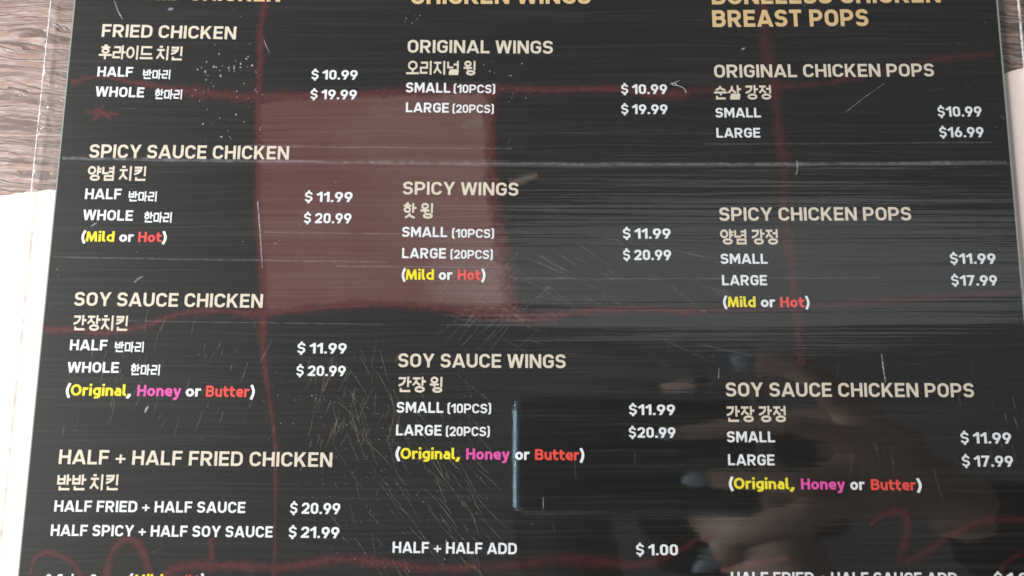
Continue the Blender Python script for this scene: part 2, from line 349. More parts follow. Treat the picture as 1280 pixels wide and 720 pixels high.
def latin(ch, s):
    """(strokes, width, clip) in cap heights; s = stem width"""
    h = s / 2; B, T = h, 1 - h; e = 0.08
    def wd(w): return h, w - h
    if ch == 'A': W = .80; return [ln((h * .75 - e * .3, -e), (W / 2, 1 + e * .55)), ln((W - h * .75 + e * .3, -e), (W / 2, 1 + e * .55)), ln((.2, .27), (W - .2, .27))], W, 1
    if ch == 'B': W = .70; l, r = wd(W); return [ln((l, 0), (l, 1)), ln((l, T), (r - .02, T), (r - .02, .53), (l, .53), r=.2), ln((l, .53), (r, .53), (r, B), (l, B), r=.2)], W, 1
    if ch == 'C': W = .69; l, r = wd(W); return [ln((r, .70), (r, T), (l, T), (l, B), (r, B), (r, .30), r=.26)], W, 1
    if ch == 'D': W = .72; l, r = wd(W); return [ln((l, 0), (l, 1)), ln((l, T), (r, T), (r, B), (l, B), r=.27)], W, 1
    if ch == 'E': W = .61; l, r = wd(W); return [ln((W, T), (l, T), (l, B), (W, B)), ln((l, .51), (W - .05, .51))], W, 1
    if ch == 'F': W = .60; l, r = wd(W); return [ln((W, T), (l, T), (l, 0)), ln((l, .49), (W - .05, .49))], W, 1
    if ch == 'G': W = .70; l, r = wd(W); return [ln((r, .70), (r, T), (l, T), (l, B), (r, B), (r, .48), (.36, .48), r=[0, .26, .26, .26, .26, 0, 0])], W, 1
    if ch == 'H': W = .72; l, r = wd(W); return [ln((l, 0), (l, 1)), ln((r, 0), (r, 1)), ln((l, .51), (r, .51))], W, 1
    if ch == 'I': return [ln((h, 0), (h, 1))], s, 1
    if ch == 'K': W = .73; l, r = wd(W); return [ln((l, 0), (l, 1)), ln((l, .30), (W - .07, 1 + e)), ln((.30, .56), (W - .06, -e))], W, 1
    if ch == 'L': W = .58; l, r = wd(W); return [ln((l, 1), (l, B), (W, B))], W, 1
    if ch == 'M': W = .88; l, r = wd(W); return [ln((l, 0), (l, 1)), ln((r, 0), (r, 1)), ln((l - .02, 1 + e), (W / 2, .30), (r + .02, 1 + e))], W, 1
    if ch == 'N': W = .74; l, r = wd(W); return [ln((l, 0), (l, 1)), ln((r, 0), (r, 1)), ln((l - .02, 1 + e * .6), (r + .02, -e * .6))], W, 1
    if ch == 'O': W = .71; l, r = wd(W); return [ring(l, B, r, T, .27)], W, 1
    if ch == 'P': W = .69; l, r = wd(W); return [ln((l, 0), (l, 1)), ln((l, T), (r, T), (r, .42), (l, .42), r=.23)], W, 1
    if ch == 'R': W = .72; l, r = wd(W); return [ln((l, 0), (l, 1)), ln((l, T), (r - .02, T), (r - .02, .45), (l, .45), r=.22), ln((.34, .46), (W - .08, -e))], W, 1
    if ch == 'S': W = .66; l, r = wd(W); return [ln((r - .01, .74), (r - .01, T), (l + .01, T), (l + .01, .51), (r, .51), (r, B), (l, B), (l, .25), r=.21)], W, 1
    if ch == 'T': W = .64; return [ln((0, T), (W, T)), ln((W / 2, T), (W / 2, 0))], W, 1
    if ch == 'U': W = .71; l, r = wd(W); return [ln((l, 1), (l, B), (r, B), (r, 1), r=.27)], W, 1
    if ch == 'W': W = 1.04; return [ln((h * .6, 1 + e), (.27, -e)), ln((W - h * .6, 1 + e), (W - .27, -e)), ln((.25, -e), (W / 2, 1.0 + .03)), ln((W - .25, -e), (W / 2, 1.0 + .03))], W, 1
    if ch == 'Y': W = .74; return [ln((h * .7 - .02, 1 + e), (W / 2, .40)), ln((W - h * .7 + .02, 1 + e), (W / 2, .40)), ln((W / 2, .46), (W / 2, 0))], W, 1
    if ch == '0': W = .60; l, r = wd(W); return [ring(l, B, r, T, .23)], W, 1
    if ch == '1': W = .42; x = W - h; return [ln((x, 0), (x, 1)), ln((x + .02, T + .03), (0.0, .66))], W, 1
    if ch == '2': W = .60; l, r = wd(W); return [ln((l, .68), (l, T), (r, T), (r, .56), (l + .0, B), r=[0, .22, .22, .16, 0]), ln((0, B), (W, B))], W, 1
    if ch == '6': W = .61; l, r = wd(W); return [ring(l, B, r, .60, .23), ln((.40, 1 + e), (l + .005, .40), r=0)], W, 1
    if ch == '7': W = .60; return [ln((0, T), (W, T)), ln((W - h * .9, 1), (.16, -e))], W, 1
    if ch == '9': W = .61; l, r = wd(W); return [ring(l, .40, r, T, .23), ln((.21, -e), (r - .005, .60), r=0)], W, 1
    if ch == '$': W = .60; l, r = wd(W); return [ln((r, .73), (r, T), (l, T), (l, .51), (r, .51), (r, B), (l, B), (l, .26), r=.2), ln((W / 2, -.13), (W / 2, .14)), ln((W / 2, .86), (W / 2, 1.13))], W, 0
    if ch == '+': W = .60; return [ln((0, .40), (W, .40)), ln((W / 2, .40 - W / 2), (W / 2, .40 + W / 2))], W, 0
    if ch == '.': return [ln((h, 0), (h, s * 1.02))], s, 0
    if ch == '*': return [ln((.18, .62), (.18, 1.02)), ln((.02, .72), (.34, .92)), ln((.34, .72), (.02, .92))], .36, 0
    if ch == '[': W = .27; return [ln((W, 1.12 - h), (h, 1.12 - h), (h, -.12 + h), (W, -.12 + h), r=.13)], W, 0
    if ch == ']': W = .27; return [ln((0, 1.12 - h), (W - h, 1.12 - h), (W - h, -.12 + h), (0, -.12 + h), r=.13)], W, 0
    # humanist bold lower case for the sauce notes (prefix ~ marks that alphabet)
    x = .74; xt = x - h
    if ch == '~M': W = .95; return [ln((h + .0, -e), (h + .09, 1 + e)), ln((W - h, -e), (W - h - .09, 1 + e)), ln((h + .06, 1 + e), (W / 2, .12), (W - h - .06, 1 + e))], W, 1
    if ch == '~H': W = .72; l, r = wd(W); return [ln((l, 0), (l, 1)), ln((r, 0), (r, 1)), ln((l, .52), (r, .52))], W, 1
    if ch == '~O': W = .84; l, r = wd(W); return [circ(l, B - .01, r, T + .01)], W, 0
    if ch == '~B': W = .66; l, r = wd(W); return latin('B', s)
    if ch == '~C': W = .70; l, r = wd(W); return [ln((r, .88), (r - .1, T), (l, T), (l, B), (r, B), r=.34)], W, 0
    if ch == '~S': return latin('S', s)
    if ch == '~i': return [ln((h, 0), (h, x)), ln((h, .86), (h, 1.06))], s, 0
    if ch == '~l': W = s + .10; return [ln((h, 1.04), (h, B), (W, B), r=.12)], W, 0
    if ch == '~d': W = .63; l, r = wd(W); return [ln((r, 0), (r, 1.04)), ln((r, xt), (l, xt), (l, B), (r, B), r=.24)], W, 0
    if ch == '~b': W = .63; l, r = wd(W); return [ln((l, 0), (l, 1.04)), ln((l, xt), (r, xt), (r, B), (l, B), r=.24)], W, 0
    if ch == '~o': W = .64; l, r = wd(W); return [circ(l, B, r, xt)], W, 0
    if ch == '~c': W = .54; l, r = wd(W); return [ln((W, xt - .02), (l, xt), (l, B), (W, B + .02), r=.25)], W, 0
    if ch == '~r': W = .44; l, r = wd(W); return [ln((l, 0), (l, x)), ln((l, .40), (l + .03, xt), (W, xt), r=.18)], W, 0
    if ch == '~t': W = .46; l = .06 + h; return [ln((l, .95), (l, B), (W, B + .01), r=.16), ln((-.02, xt), (W, xt))], W, 0
    if ch == '~n': W = .60; l, r = wd(W); return [ln((l, 0), (l, x)), ln((l, .36), (l, xt), (r, xt), (r, 0), r=.2)], W, 0
    if ch == '~u': W = .60; l, r = wd(W); return [ln((l, x), (l, B), (r, B), (r, .36), r=.2), ln((r, 0), (r, x))], W, 0
    if ch == '~a': W = .56; l, r = wd(W); return [ln((l + .02, xt - .01), (r, xt), (r, 0), r=.18), ln((r, .44), (l, .44), (l, B), (r, B), r=.16)], W, 0
    if ch == '~e': W = .60; l, r = wd(W); return [ln((W - .03, B + .01), (l, B), (l, xt), (r, xt), (r, .36), (l, .36), r=[0, .25, .25, .22, 0, 0])], W, 0
    if ch == '~g': W = .62; l, r = wd(W); return [ln((r, x), (r, -.24 + h), (l + .02, -.24 + h), r=.2), ln((r, xt), (l, xt), (l, B + .02), (r, B + .02), r=.23)], W, 0
    if ch == '~y': W = .62; return [ln((h * .8, x), (W / 2 + .02, .0)), ln((W - h * .8, x), (W * .40, -.20), (.02, -.20), r=.1)], W, 0
    if ch == '~,': return [ln((s * .75, s * 1.0), (s * .75, .05), (s * .1, -.2))], s * 1.1, 0
    if ch == '~(': W = .30; return [ln((W - h * .4, 1.1), (h, .62), (h, .28), (W - h * .4, -.2), r=.6)], W, 0
    if ch == '~)': W = .30; return [ln((h * .4, 1.1), (W - h, .62), (W - h, .28), (h * .4, -.2), r=.6)], W, 0
    return [], .3, 0
def jamo(j, x0, y0, x1, y1):
    def f(*p, r=0): return ln(*[(x0 + a * (x1 - x0), y0 + b * (y1 - y0)) for a, b in p], r=r)
    c = lambda a, b, u, v: circ(x0 + a * (x1 - x0), y0 + b * (y1 - y0), x0 + u * (x1 - x0), y0 + v * (y1 - y0))
    return {
        'g': lambda: [f((0, 1), (1, 1), (.92, .55), (.6, .22), (0, 0), r=.0)],
        'n': lambda: [f((0, 1), (0, 0), (1, 0))],
        'd': lambda: [f((1, 1), (0, 1), (0, 0), (1, 0))],
        'l': lambda: [f((0, 1), (1, 1), (1, .5), (0, .5), (0, 0), (1.06, 0))],
        'm': lambda: [([Vector((x0, y0)), Vector((x1, y0)), Vector((x1, y1)), Vector((x0, y1))], True)],
        'b': lambda: [f((0, 1.1), (0, 0), (1, 0), (1, 1.1)), f((0, .55), (1, .55))],
        's': lambda: [f((.5, 1.05), (.42, .55), (0, 0)), f((.46, .66), (.62, .34), (1, 0))],
        'o': lambda: [c(0, 0, 1, 1)],
        'j': lambda: [f((-.02, 1), (1.02, 1)), f((.52, 1), (.42, .5), (0, 0)), f((.45, .56), (.64, .28), (1.02, 0))],
        'c': lambda: [f((.28, 1.06), (.72, 1.06)), f((-.02, .78), (1.02, .78)), f((.52, .78), (.42, .42), (0, 0)), f((.45, .48), (.64, .24), (1.02, 0))],
        'k': lambda: [f((0, 1), (1, 1), (.9, .45), (.55, .12), (0, -.1)), f((.02, .5), (.9, .56))],
        'h': lambda: [f((.28, 1.04), (.72, 1.04)), f((-.06, .78), (1.06, .78)), c(.1, 0, .9, .56)],
        'A': lambda: [f((0, 1), (0, 0)), f((0, .5), (1, .5))],
        'Y': lambda: [f((0, 1), (0, 0)), f((0, .68), (1, .68)), f((0, .34), (1, .34))],
        'E': lambda: [f((1, 1), (1, 0)), f((0, .55), (1, .55))],
        'R': lambda: [f((1, 1), (1, 0)), f((0, .74), (1, .74)), f((0, .34), (1, .34))],
        'I': lambda: [f((.5, 1), (.5, 0))],
        'U': lambda: [f((0, 1), (1, 1)), f((.5, 1), (.5, 0))],
        'O': lambda: [f((0, 0), (1, 0)), f((.5, 0), (.5, 1))],
        'X': lambda: [f((0, .5), (1, .5))],
    }[j]()
AV = ('A', .75, 0, 1.0, 1.02); IV = ('I', .74, 0, .94, 1.02); AF = ('A', .75, .34, 1.0, 1.02); IF = ('I', .74, .32, .94, 1.02)
NB = ('n', .22, .07, .92, .26); OB = ('o', .26, .05, .86, .34); LB = ('l', .22, .06, .84, .34)
HAN = {
    '후': [('h', .2, .46, .8, .96), ('U', .0, -.02, 1, .30)], '라': [('l', .08, .14, .56, .88), AV], '이': [('o', .06, .16, .56, .86), IV],
    '드': [('d', .14, .42, .9, .92), ('X', 0, .0, 1, .24)], '치': [('c', .04, .1, .6, .92), IV], '킨': [('k', .06, .5, .58, .92), IF, NB],
    '반': [('b', .09, .44, .53, .93), AF, NB], '마': [('m', .08, .16, .52, .86), AV], '리': [('l', .08, .14, .56, .88), IV],
    '한': [('h', .08, .38, .58, .96), AF, NB], '양': [('o', .07, .48, .54, .94), ('Y', .75, .42, 1, 1.02), OB],
    '념': [('n', .08, .52, .5, .96), ('R', .5, .42, .84, 1.02), ('m', .24, .06, .84, .32)], '간': [('g', .06, .42, .52, .92), AF, NB],
    '장': [('j', .05, .46, .58, .92), ('A', .75, .42, 1, 1.02), OB], '오': [('o', .2, .4, .8, .95), ('O', 0, .1, 1, .40)],
    '지': [('j', .05, .12, .6, .88), IV], '널': [('n', .08, .54, .48, .96), ('E', .5, .44, .84, 1.02), LB],
    '윙': [('o', .14, .66, .56, .97), ('U', .02, .34, .68, .52), ('I', .76, .34, .96, 1.02), ('o', .28, .04, .86, .28)],
    '핫': [('h', .08, .42, .58, .96), ('A', .75, .36, 1, 1.02), ('s', .18, .02, .88, .32)], '순': [('s', .14, .66, .86, .95), ('U', .0, .3, 1, .5), ('n', .2, .07, .86, .26)],
    '살': [('s', .04, .46, .6, .94), ('A', .75, .44, 1, 1.02), LB], '강': [('g', .06, .46, .52, .92), ('A', .75, .42, 1, 1.02), OB],
    '정': [('j', .05, .46, .54, .92), ('E', .56, .42, .86, 1.02), OB],
}
_cache = {}
THIN = {'+': .80, '$': .88}
def glyph(ch, s):
    key = (ch, s)
    if key in _cache: return _cache[key]
    if ch in HAN:
        st = [q for j in HAN[ch] for q in jamo(*j)]; W, cl = 1.0, 0
    else: st, W, cl = latin(ch, s)
    polys = []
    for path, closed in st:
        for q in widen(path, s * THIN.get(ch, 1), closed):
            if cl: q = clip(q, 0, True); q = clip(q, 1, False) if len(q) > 2 else q
            if len(q) > 2: polys.append(q)
    vs, fs = [], []
    for q in polys:
        for i in range(1, len(q) - 1):
            t = [q[0], q[i], q[i + 1]]; ar = (t[1] - t[0]).cross(t[2] - t[0])
            if abs(ar) < 1e-7: continue
            if ar < 0: t = t[::-1]
            fs.append([len(vs), len(vs) + 1, len(vs) + 2]); vs += t
    tri = ([], [])
    if vs:
        r = delaunay_2d_cdt([Vector((v.x, v.y)) for v in vs], [], fs, 0, 1e-5)
        ov, of, orig = r[0], r[2], r[5]
        tri = ([(v.x, v.y) for v in ov], [list(f) for f, o in zip(of, orig) if len(o)])
    _cache[key] = (tri, W); return _cache[key]
def text(name, chars, x0, y0, x1, y1, cap, m, s=0.185, gap=0.115, space=0.30, z=0.00012, parent=menu):
    """lettering from (x0,y0) to (x1,y1) along its baseline, cap px high; chars = list of glyph keys"""
    P0, P1 = at(x0, y0, z), at(x1, y1, z); u = (P1 - P0); Lw = u.length; u /= Lw; up = Vector((-u.y, u.x, 0))
    xm, ym = (x0 + x1) / 2, (y0 + y1) / 2; ch = (at(xm, ym - cap) - at(xm, ym)).length
    pen = 0; lay = []
    for c in chars:
        if c == ' ': pen += space; continue
        t, W = glyph(c, s)
        g = gap * (0.35 if c in ('A', 'Y', 'W', 'T', '~y') else 1)
        lay.append((t, pen)); pen += W + gap
    pen -= gap; kx = Lw / pen
    vs, fs = [], []
    for (tv, tf), x in lay:
        b = len(vs)
        vs += [P0 + u * ((vx + x) * kx) + up * (vy * ch) for vx, vy in tv]; fs += [[b + i for i in f] for f in tf]
    me = mesh(name, vs, fs)
    if me.polygons and me.polygons[0].normal.z < 0: me.flip_normals()
    return link(name, me, M[m], parent)
def low(t): return [' ' if c == ' ' else '~' + c for c in t]
def heading(t, *a, m='cream'): return text('dish_heading', list(t), *a, m, s=.175)
def item(t, *a): return text('size_line', list(t), *a, 'white', s=.186)
def pcs(t, *a): return text('piece_count', list(t.replace('(', '[').replace(')', ']')), *a, 'white', s=.175, gap=.10)
def price(t, x0, y0, x1, y1, cap=12.6): return text('price', list(t), x0, y0, x1, y1, cap, 'white', s=.19, gap=.105, space=.22)
def han(t, x0, x1, yt, yb, m, tilt=0.5):
    big = m == 'cream'
    return text('korean_name', list(t), x0, yb, x1, yb + tilt, yb - yt, m, s=.142 if big else .15, gap=.06, space=.22)
def note(words, cap):
    for t, x0, y0, x1, y1, m in words: text('sauce_note', low(t), x0, y0, x1, y1, cap, m, s=.20, gap=.085)

# left column
text('section_title', list('FRIED CHICKEN'), 152, -1, 350, 2.2, 20.5, 'gold', s=.2)
heading('FRIED CHICKEN', 126.8, 46, 294.6, 49.2, 15.8); han('후라이드 치킨', 122.9, 228.3, 56.5, 73.6, 'cream', 2)
item('HALF', 121.4, 95.4, 165.6, 96, 12.2); han('반마리', 178, 213.3, 86.8, 98.6, 'white'); price('$ 10.99', 389, 99.2, 446.8, 99.6, 11.9)
item('WHOLE', 119.1, 120.5, 179.7, 121.8, 12.5); han('한마리', 192.8, 228, 111.5, 123.8, 'white'); price('$ 19.99', 387.7, 123.8, 445.8, 124.3, 12)
heading('SPICY SAUCE CHICKEN', 111.2, 197.1, 360.8, 199.5, 16.7); han('양념 치킨', 108.8, 183, 207.8, 225.6, 'cream')
item('HALF', 106, 248.8, 151.3, 249, 13); han('반마리', 160, 196.3, 239, 251.6, 'white'); price('$ 11.99', 380.7, 252.2, 440.4, 252.6)
item('WHOLE', 103.6, 275, 165.7, 276, 13); han('한마리', 179.3, 215, 265, 278, 'white'); price('$ 20.99', 379.7, 278.8, 439, 279.2)
def pxs(ox, oy, k): return lambda a, b: (ox + a / k, oy + b / k)
def mild(f, a, yl, yr, cap):
    # a: x limits of ( Mild or Hot ) in the crop they were read from
    xs = [x for p in a for x in p]; y = lambda x: yl + (yr - yl) * (x - xs[0]) / (xs[-1] - xs[0])
    words = []
    for (t, m), (p, q) in zip((('(', 'white'), ('Mild', 'yellow'), ('or', 'white'), ('Hot', 'redink'), (')', 'white')), a):
        A, Bq = f(p, y(p)), f(q, y(q)); words.append((t, A[0], A[1], Bq[0], Bq[1], m))
    note(words, cap)
def orig(f, a, yl, yr, cap, comma):
    xs = [x for p in a for x in p]; y = lambda x: yl + (yr - yl) * (x - xs[0]) / (xs[-1] - xs[0])
    words = []
    for (t, m), (p, q) in zip((('(', 'white'), ('Original', 'yellow'), (',', comma), ('Honey', 'pink'), ('or', 'white'), ('Butter', 'redink'), (')', 'white')), a):
        A, Bq = f(p, y(p)), f(q, y(q)); words.append((t, A[0], A[1], Bq[0], Bq[1], m))
    note(words, cap)
mild(pxs(90, 170, 4.571), ((52, 74), (77, 240), (268, 350), (377, 510), (516, 539)), 602, 607, 12.5)
heading('SOY SAUCE CHICKEN', 92.5, 382.1, 328.1, 384.8, 17.1); han('간장치킨', 90.1, 160.1, 394.2, 412.8, 'cream', .8)
item('HALF', 87, 437.7, 133.7, 438, 13.2); han('반마리', 142.8, 180, 427, 440, 'white'); price('$ 11.99', 371.4, 441.6, 433, 442, 13)
item('WHOLE', 84.2, 465.7, 148.1, 466, 13.2); han('한마리', 162.5, 200.2, 455.3, 468.8, 'white'); price('$ 20.99', 370.2, 469.8, 431.8, 470.2, 13)
orig(pxs(70, 355, 4.571), ((54, 78), (82, 400), (404, 424), (462, 713), (740, 826), (855, 1103), (1111, 1134)), 637, 647, 14, 'white')
heading('HALF + HALF FRIED CHICKEN', 73.1, 580, 415, 583.8, 18); han('반반 치킨', 70.3, 148.4, 593.5, 612.8, 'cream', 0)
item('HALF FRIED + HALF SAUCE', 67.5, 639.4, 306.3, 641.3, 13.9); price('$ 20.99', 362.2, 642, 425, 642.8, 13.9)
item('HALF SPICY + HALF SOY SAUCE', 63.1, 669.7, 340.6, 671.9, 14); price('$ 21.99', 360.5, 672, 423.8, 672.8, 14)
text('sauce_note', low('Color Sauce'), 70, 732, 152, 732.4, 14.2, 'white', s=.2, gap=.085); text('sauce_note', ['*'], 57, 732, 63, 732, 14.2, 'white', s=.11)
mild(lambda x, y: (x, y), ((160, 165), (167, 203), (209, 227), (232, 248), (251, 256)), 732.5, 732.5, 14.2)
# middle column
text('section_title', list('CHICKEN WINGS'), 513.6, 5, 738.6, 4.6, 20.5, 'gold', s=.2)
heading('ORIGINAL WINGS', 509.4, 65.8, 691.1, 67.1, 16); han('오리지널 윙', 507.7, 595.2, 76.2, 93.2, 'cream')
item('SMALL', 507.2, 115.4, 562.9, 116, 12.3); pcs('(10PCS)', 567, 115.9, 618.9, 116.5, 10.4); price('$ 10.99', 776.4, 117.4, 834, 117.5, 12.1)
item('LARGE', 507.2, 140.2, 561, 140.9, 12.2); pcs('(20PCS)', 565.6, 140.9, 617.2, 141.4, 10.4); price('$ 19.99', 776.4, 142.5, 834.5, 142.6, 12.1)
heading('SPICY WINGS', 503.5, 243, 648, 244.6, 16.1); han('핫 윙', 503.3, 542, 254, 272.4, 'cream')
item('SMALL', 502.5, 296, 559, 296.5, 12.6); pcs('(10PCS)', 565, 297, 617.5, 297.4, 11); price('$ 11.99', 778.5, 298.2, 838.3, 298.3, 12.8)
item('LARGE', 502.5, 322.7, 557.3, 323.1, 12.8); pcs('(20PCS)', 563, 323.3, 615.9, 323.8, 11); price('$ 20.99', 778.8, 325, 839, 325.1, 12.9)
mild(pxs(490, 215, 4.966), ((60, 82), (84, 260), (290, 374), (409, 550), (557, 580)), 668, 671, 12.9)
heading('SOY SAUCE WINGS', 497.6, 458.9, 707.1, 460.2, 17.1); han('간장 윙', 497, 553.8, 471.2, 490, 'cream')
item('SMALL', 495.6, 515.8, 554.2, 516.1, 13.4); pcs('(10PCS)', 559.3, 516.2, 613.8, 516.6, 11.7); price('$11.99', 786.2, 518.6, 844, 518.8, 13.2)
item('LARGE', 494.9, 544.2, 551.8, 544.6, 13.4); pcs('(20PCS)', 557.3, 544.9, 612.2, 545.3, 11.7); price('$20.99', 786, 547.1, 844.4, 547.3, 13.2)
orig(pxs(480, 430, 4.5), ((64, 88), (92, 400), (405, 424), (462, 706), (738, 818), (850, 1098), (1104, 1127)), 646, 655, 13.8, 'yellow')
item('HALF + HALF ADD', 490.6, 691, 646, 692.8, 14); price('$ 1.00', 795, 694, 847.6, 694.2, 13.8)
# right column
text('section_title', list('BONELESS CHICKEN'), 890, 5.5, 1176, 3, 20.8, 'gold', s=.2); text('section_title', list('BREAST POPS'), 890.8, 33.8, 1086, 32.4, 21, 'gold', s=.2)
heading('ORIGINAL CHICKEN POPS', 893, 97, 1168, 95.5, 16.1); han('순살 강정', 893, 965.5, 107, 124.3, 'cream', -.3)
item('SMALL', 894.5, 146.8, 951.2, 146.7, 12); price('$10.99', 1172.4, 145.9, 1227.5, 145.6, 12.7)
item('LARGE', 895.7, 172, 950.5, 172, 12.1); price('$16.99', 1174.6, 171.7, 1230, 171.4, 12.7)
heading('SPICY CHICKEN POPS', 899.4, 276, 1139.4, 275.4, 16.6); han('양념 강정', 900.6, 973.8, 287, 305.4, 'cream', 0)
item('SMALL', 901, 329.7, 959.7, 329.7, 12.6); price('$11.99', 1187.8, 329.7, 1245, 329.7, 12.9)
item('LARGE', 902.8, 356.6, 959, 356.6, 12.8); price('$17.99', 1189.4, 356.9, 1246.9, 356.9, 12.9)
mild(pxs(880, 240, 3.2), ((77, 92), (95, 207), (228, 285), (306, 402), (408, 423)), 460, 461, 12.8)
heading('SOY SAUCE CHICKEN POPS', 907.5, 495.6, 1218, 496.6, 17.5); han('간장 강정', 908, 983.8, 507.8, 527.4, 'cream', 0)
item('SMALL', 908.8, 552.8, 969, 552.9, 13.6); price('$ 11.99', 1201, 554.2, 1264.4, 554.5, 13.8)
item('LARGE', 910.3, 581.6, 968.4, 581.8, 13.7); price('$ 17.99', 1202.8, 583.2, 1266.9, 583.5, 13.8)
orig(pxs(880, 460, 3.2), ((100, 117), (120, 342), (346, 360), (389, 565), (586, 643), (669, 848), (854, 872)), 483, 490, 13.7, 'yellow')
item('HALF FRIED + HALF SAUCE ADD', 914, 729.2, 1197, 730, 14.2); price('$ 1.00', 1243, 730, 1298, 730, 14)

# ---------------------------------------------------------------- the clear film, wider than the print
def crease_y(px):   # photo height of the fold line
    return 197 + 8.2 * math.sin(min(max((px - 40) / 1500, 0), 1) * math.pi * 0.95)
ROWS = []; y = YT - 14.0
while y < YB + 20:
    d = abs(y - 203); ROWS.append(y); y += 1.0 if d < 14 else 1.9
FU = [-0.026 + 0.0022 * i for i in range(13)] + [0.004 + (0.992 * i / 46) for i in range(47)] + [0.9985 + 0.0025 * i for i in range(11)]
RX = []
rng = random.Random(3)
for k in range(13):
    lam = rng.uniform(14, 90); RX.append((lam, rng.uniform(0, 6.28), rng.uniform(0.0016, 0.0048), rng.uniform(-6, 6)))
fv = []
for y in ROWS:
    for u in FU:
        l, r = edge_l(y), edge_r(y); px = l + (r - l) * u
        z = 0.00045
        yy = y - crease_y(px) + 203
        sl = 0
        for lam, ph, am, tw in RX:
            mod = 0.55 + 0.9 * noise.noise((u * 2.3 + lam, yy * 0.004, lam))
            sl += am * mod * lam / 6.28 * math.sin(yy * 6.28 / lam + ph + tw * u * 0.3)
        z += sl * 0.00026 * 0.75
        d = (yy - 203) / 2.6; z += 0.000060 * math.exp(-d * d) * (0.7 + 0.6 * noise.noise((px * 0.01, 0, 0)))
        d = (yy - 405) / 4; z += 0.000030 * math.exp(-d * d) * max(0, noise.noise((px * 0.004, 5, 0)) + .45)
        d = (yy - 331) / 3; z += 0.000016 * math.exp(-d * d) * max(0, noise.noise((px * 0.004, 9, 0)) + .3)
        if u < 0.0 or u > 1.0:      # loose margin: small blisters and a seam
            q = -u if u < 0 else u - 1
            k = min(q / 0.012, 1); k = k * k * (3 - 2 * k); side = 1.0 if u < 0 else 0.35
            bl_ = noise.noise((px * 0.13, y * 0.09, 1.7)) + 0.6 * noise.noise((px * 0.30, y * 0.30, 6.7))
            z = z * (1 - k) + k * (0.00030 - 0.00022 * min(1, max(0, q - .012) / .014) + side * 0.00020 * bl_)
        fv.append(at(px, y, 0) + Vector((0, 0, max(z, -0.0007))))
nu = len(FU)
ff = [(j * nu + i, (j + 1) * nu + i, (j + 1) * nu + i + 1, j * nu + i + 1) for j in range(len(ROWS) - 1) for i in range(nu - 1)]
film = link('laminate_film', mesh('laminate_film', fv, ff, True), M['film'], menu)
if film.data.polygons[0].normal.z < 0: film.data.flip_normals()
# the cut edge of the film catches the light
def edge_bar(u, wpx):
    vs, fs = [], []
    for j, y in enumerate(range(int(YT), YB + 20, 12)):
        l, r = edge_l(y), edge_r(y); px = l + (r - l) * u
        for dx, zz in ((-wpx / 2, -0.0006), (-wpx / 2, 0.0), (wpx / 2, 0.0), (wpx / 2, -0.0006)): vs.append(at(px + dx, y, 0) + Vector((0, 0, zz)))
        if j: b = 4 * (j - 1); fs += [(b, b + 1, b + 5, b + 4), (b + 1, b + 2, b + 6, b + 5), (b + 2, b + 3, b + 7, b + 6)]
    me = mesh('film_edge', vs, fs); bm = bmesh.new(); bm.from_mesh(me); bmesh.ops.recalc_face_normals(bm, faces=bm.faces); bm.to_mesh(me); bm.free()
    return link('film_edge', me, M['film_edge'], menu)
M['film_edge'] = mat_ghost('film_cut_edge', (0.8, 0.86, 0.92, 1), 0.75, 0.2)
edge_bar(FU[0], 1.3); edge_bar(FU[-1], 1.5)

# ---------------------------------------------------------------- wear on the film
ZF = 0.00052
def sliver(vs, fs, pts, wd):
    b = len(vs); n = len(pts)
    for i, (x, y) in enumerate(pts):
        a, c = pts[max(i - 1, 0)], pts[min(i + 1, n - 1)]; d = Vector((c[0] - a[0], c[1] - a[1]))
        d = d.normalized() if d.length else Vector((1, 0)); k = wd * (0.25 + math.sin(math.pi * (i + .5) / n)) * 0.5
        for s in (-1, 1): vs.append(at(x - d.y * k * s, y + d.x * k * s, ZF))
    for i in range(n - 1): fs.append((b + 2 * i, b + 2 * i + 1, b + 2 * i + 3, b + 2 * i + 2))
def arc_pts(x, y, ang, L, bend):
    n = max(3, int(L / 6)); out = [(x, y)]
    for i in range(n):
        a = ang + bend * (i / n - 0.5); out.append((out[-1][0] + math.cos(a) * L / n, out[-1][1] + math.sin(a) * L / n))
    return out
def scratch_set(specs, m, seed):
    r = random.Random(seed); vs, fs = [], []
    for n, x0, x1, y0, y1, a0, a1, l0, l1, w0, w1 in specs:
        for _ in range(n):
            sliver(vs, fs, arc_pts(r.uniform(x0, x1), r.uniform(y0, y1), math.radians(r.uniform(a0, a1)), l0 + (l1 - l0) * r.random() ** 2, r.uniform(-.35, .35)), r.uniform(w0, w1))
    o = link('scratches', mesh('scratches', vs, fs), M[m], menu); o['kind'] = 'stuff'; return o
# angles: 0 = right, 90 = down the picture
scratch_set([(40, 400, 590, 440, 640, 50, 75, 8, 60, .35, .7), (46, 460, 600, 560, 715, 40, 62, 8, 80, .35, .8), (45, 540, 900, 285, 400, 8, 40, 20, 110, .3, .6),
             (40, 540, 650, 340, 440, -58, -38, 20, 90, .3, .6), (60, 70, 330, 410, 560, -82, -55, 8, 40, .3, .7), (50, 60, 1240, 10, 700, -180, 180, 5, 20, .3, .5),
             (14, 1000, 1270, 430, 600, 70, 100, 12, 50, .3, .6), (5, 700, 900, 520, 660, 80, 100, 10, 45, .3, .6), (10, 880, 1250, 20, 330, -60, 60, 8, 30, .3, .5)], 'scratch', 11)
scratch_set([(46, 380, 500, 455, 570, -84, -62, 12, 50, .4, .9), (60, 420, 600, 430, 720, 35, 80, 10, 60, .35, .8), (30, 540, 900, 290, 430, 10, 45, 20, 100, .3, .6), (10, 1230, 1275, 470, 570, 60, 80, 12, 40, .5, .9)], 'scratch_warm', 12)
vs, fs = [], []
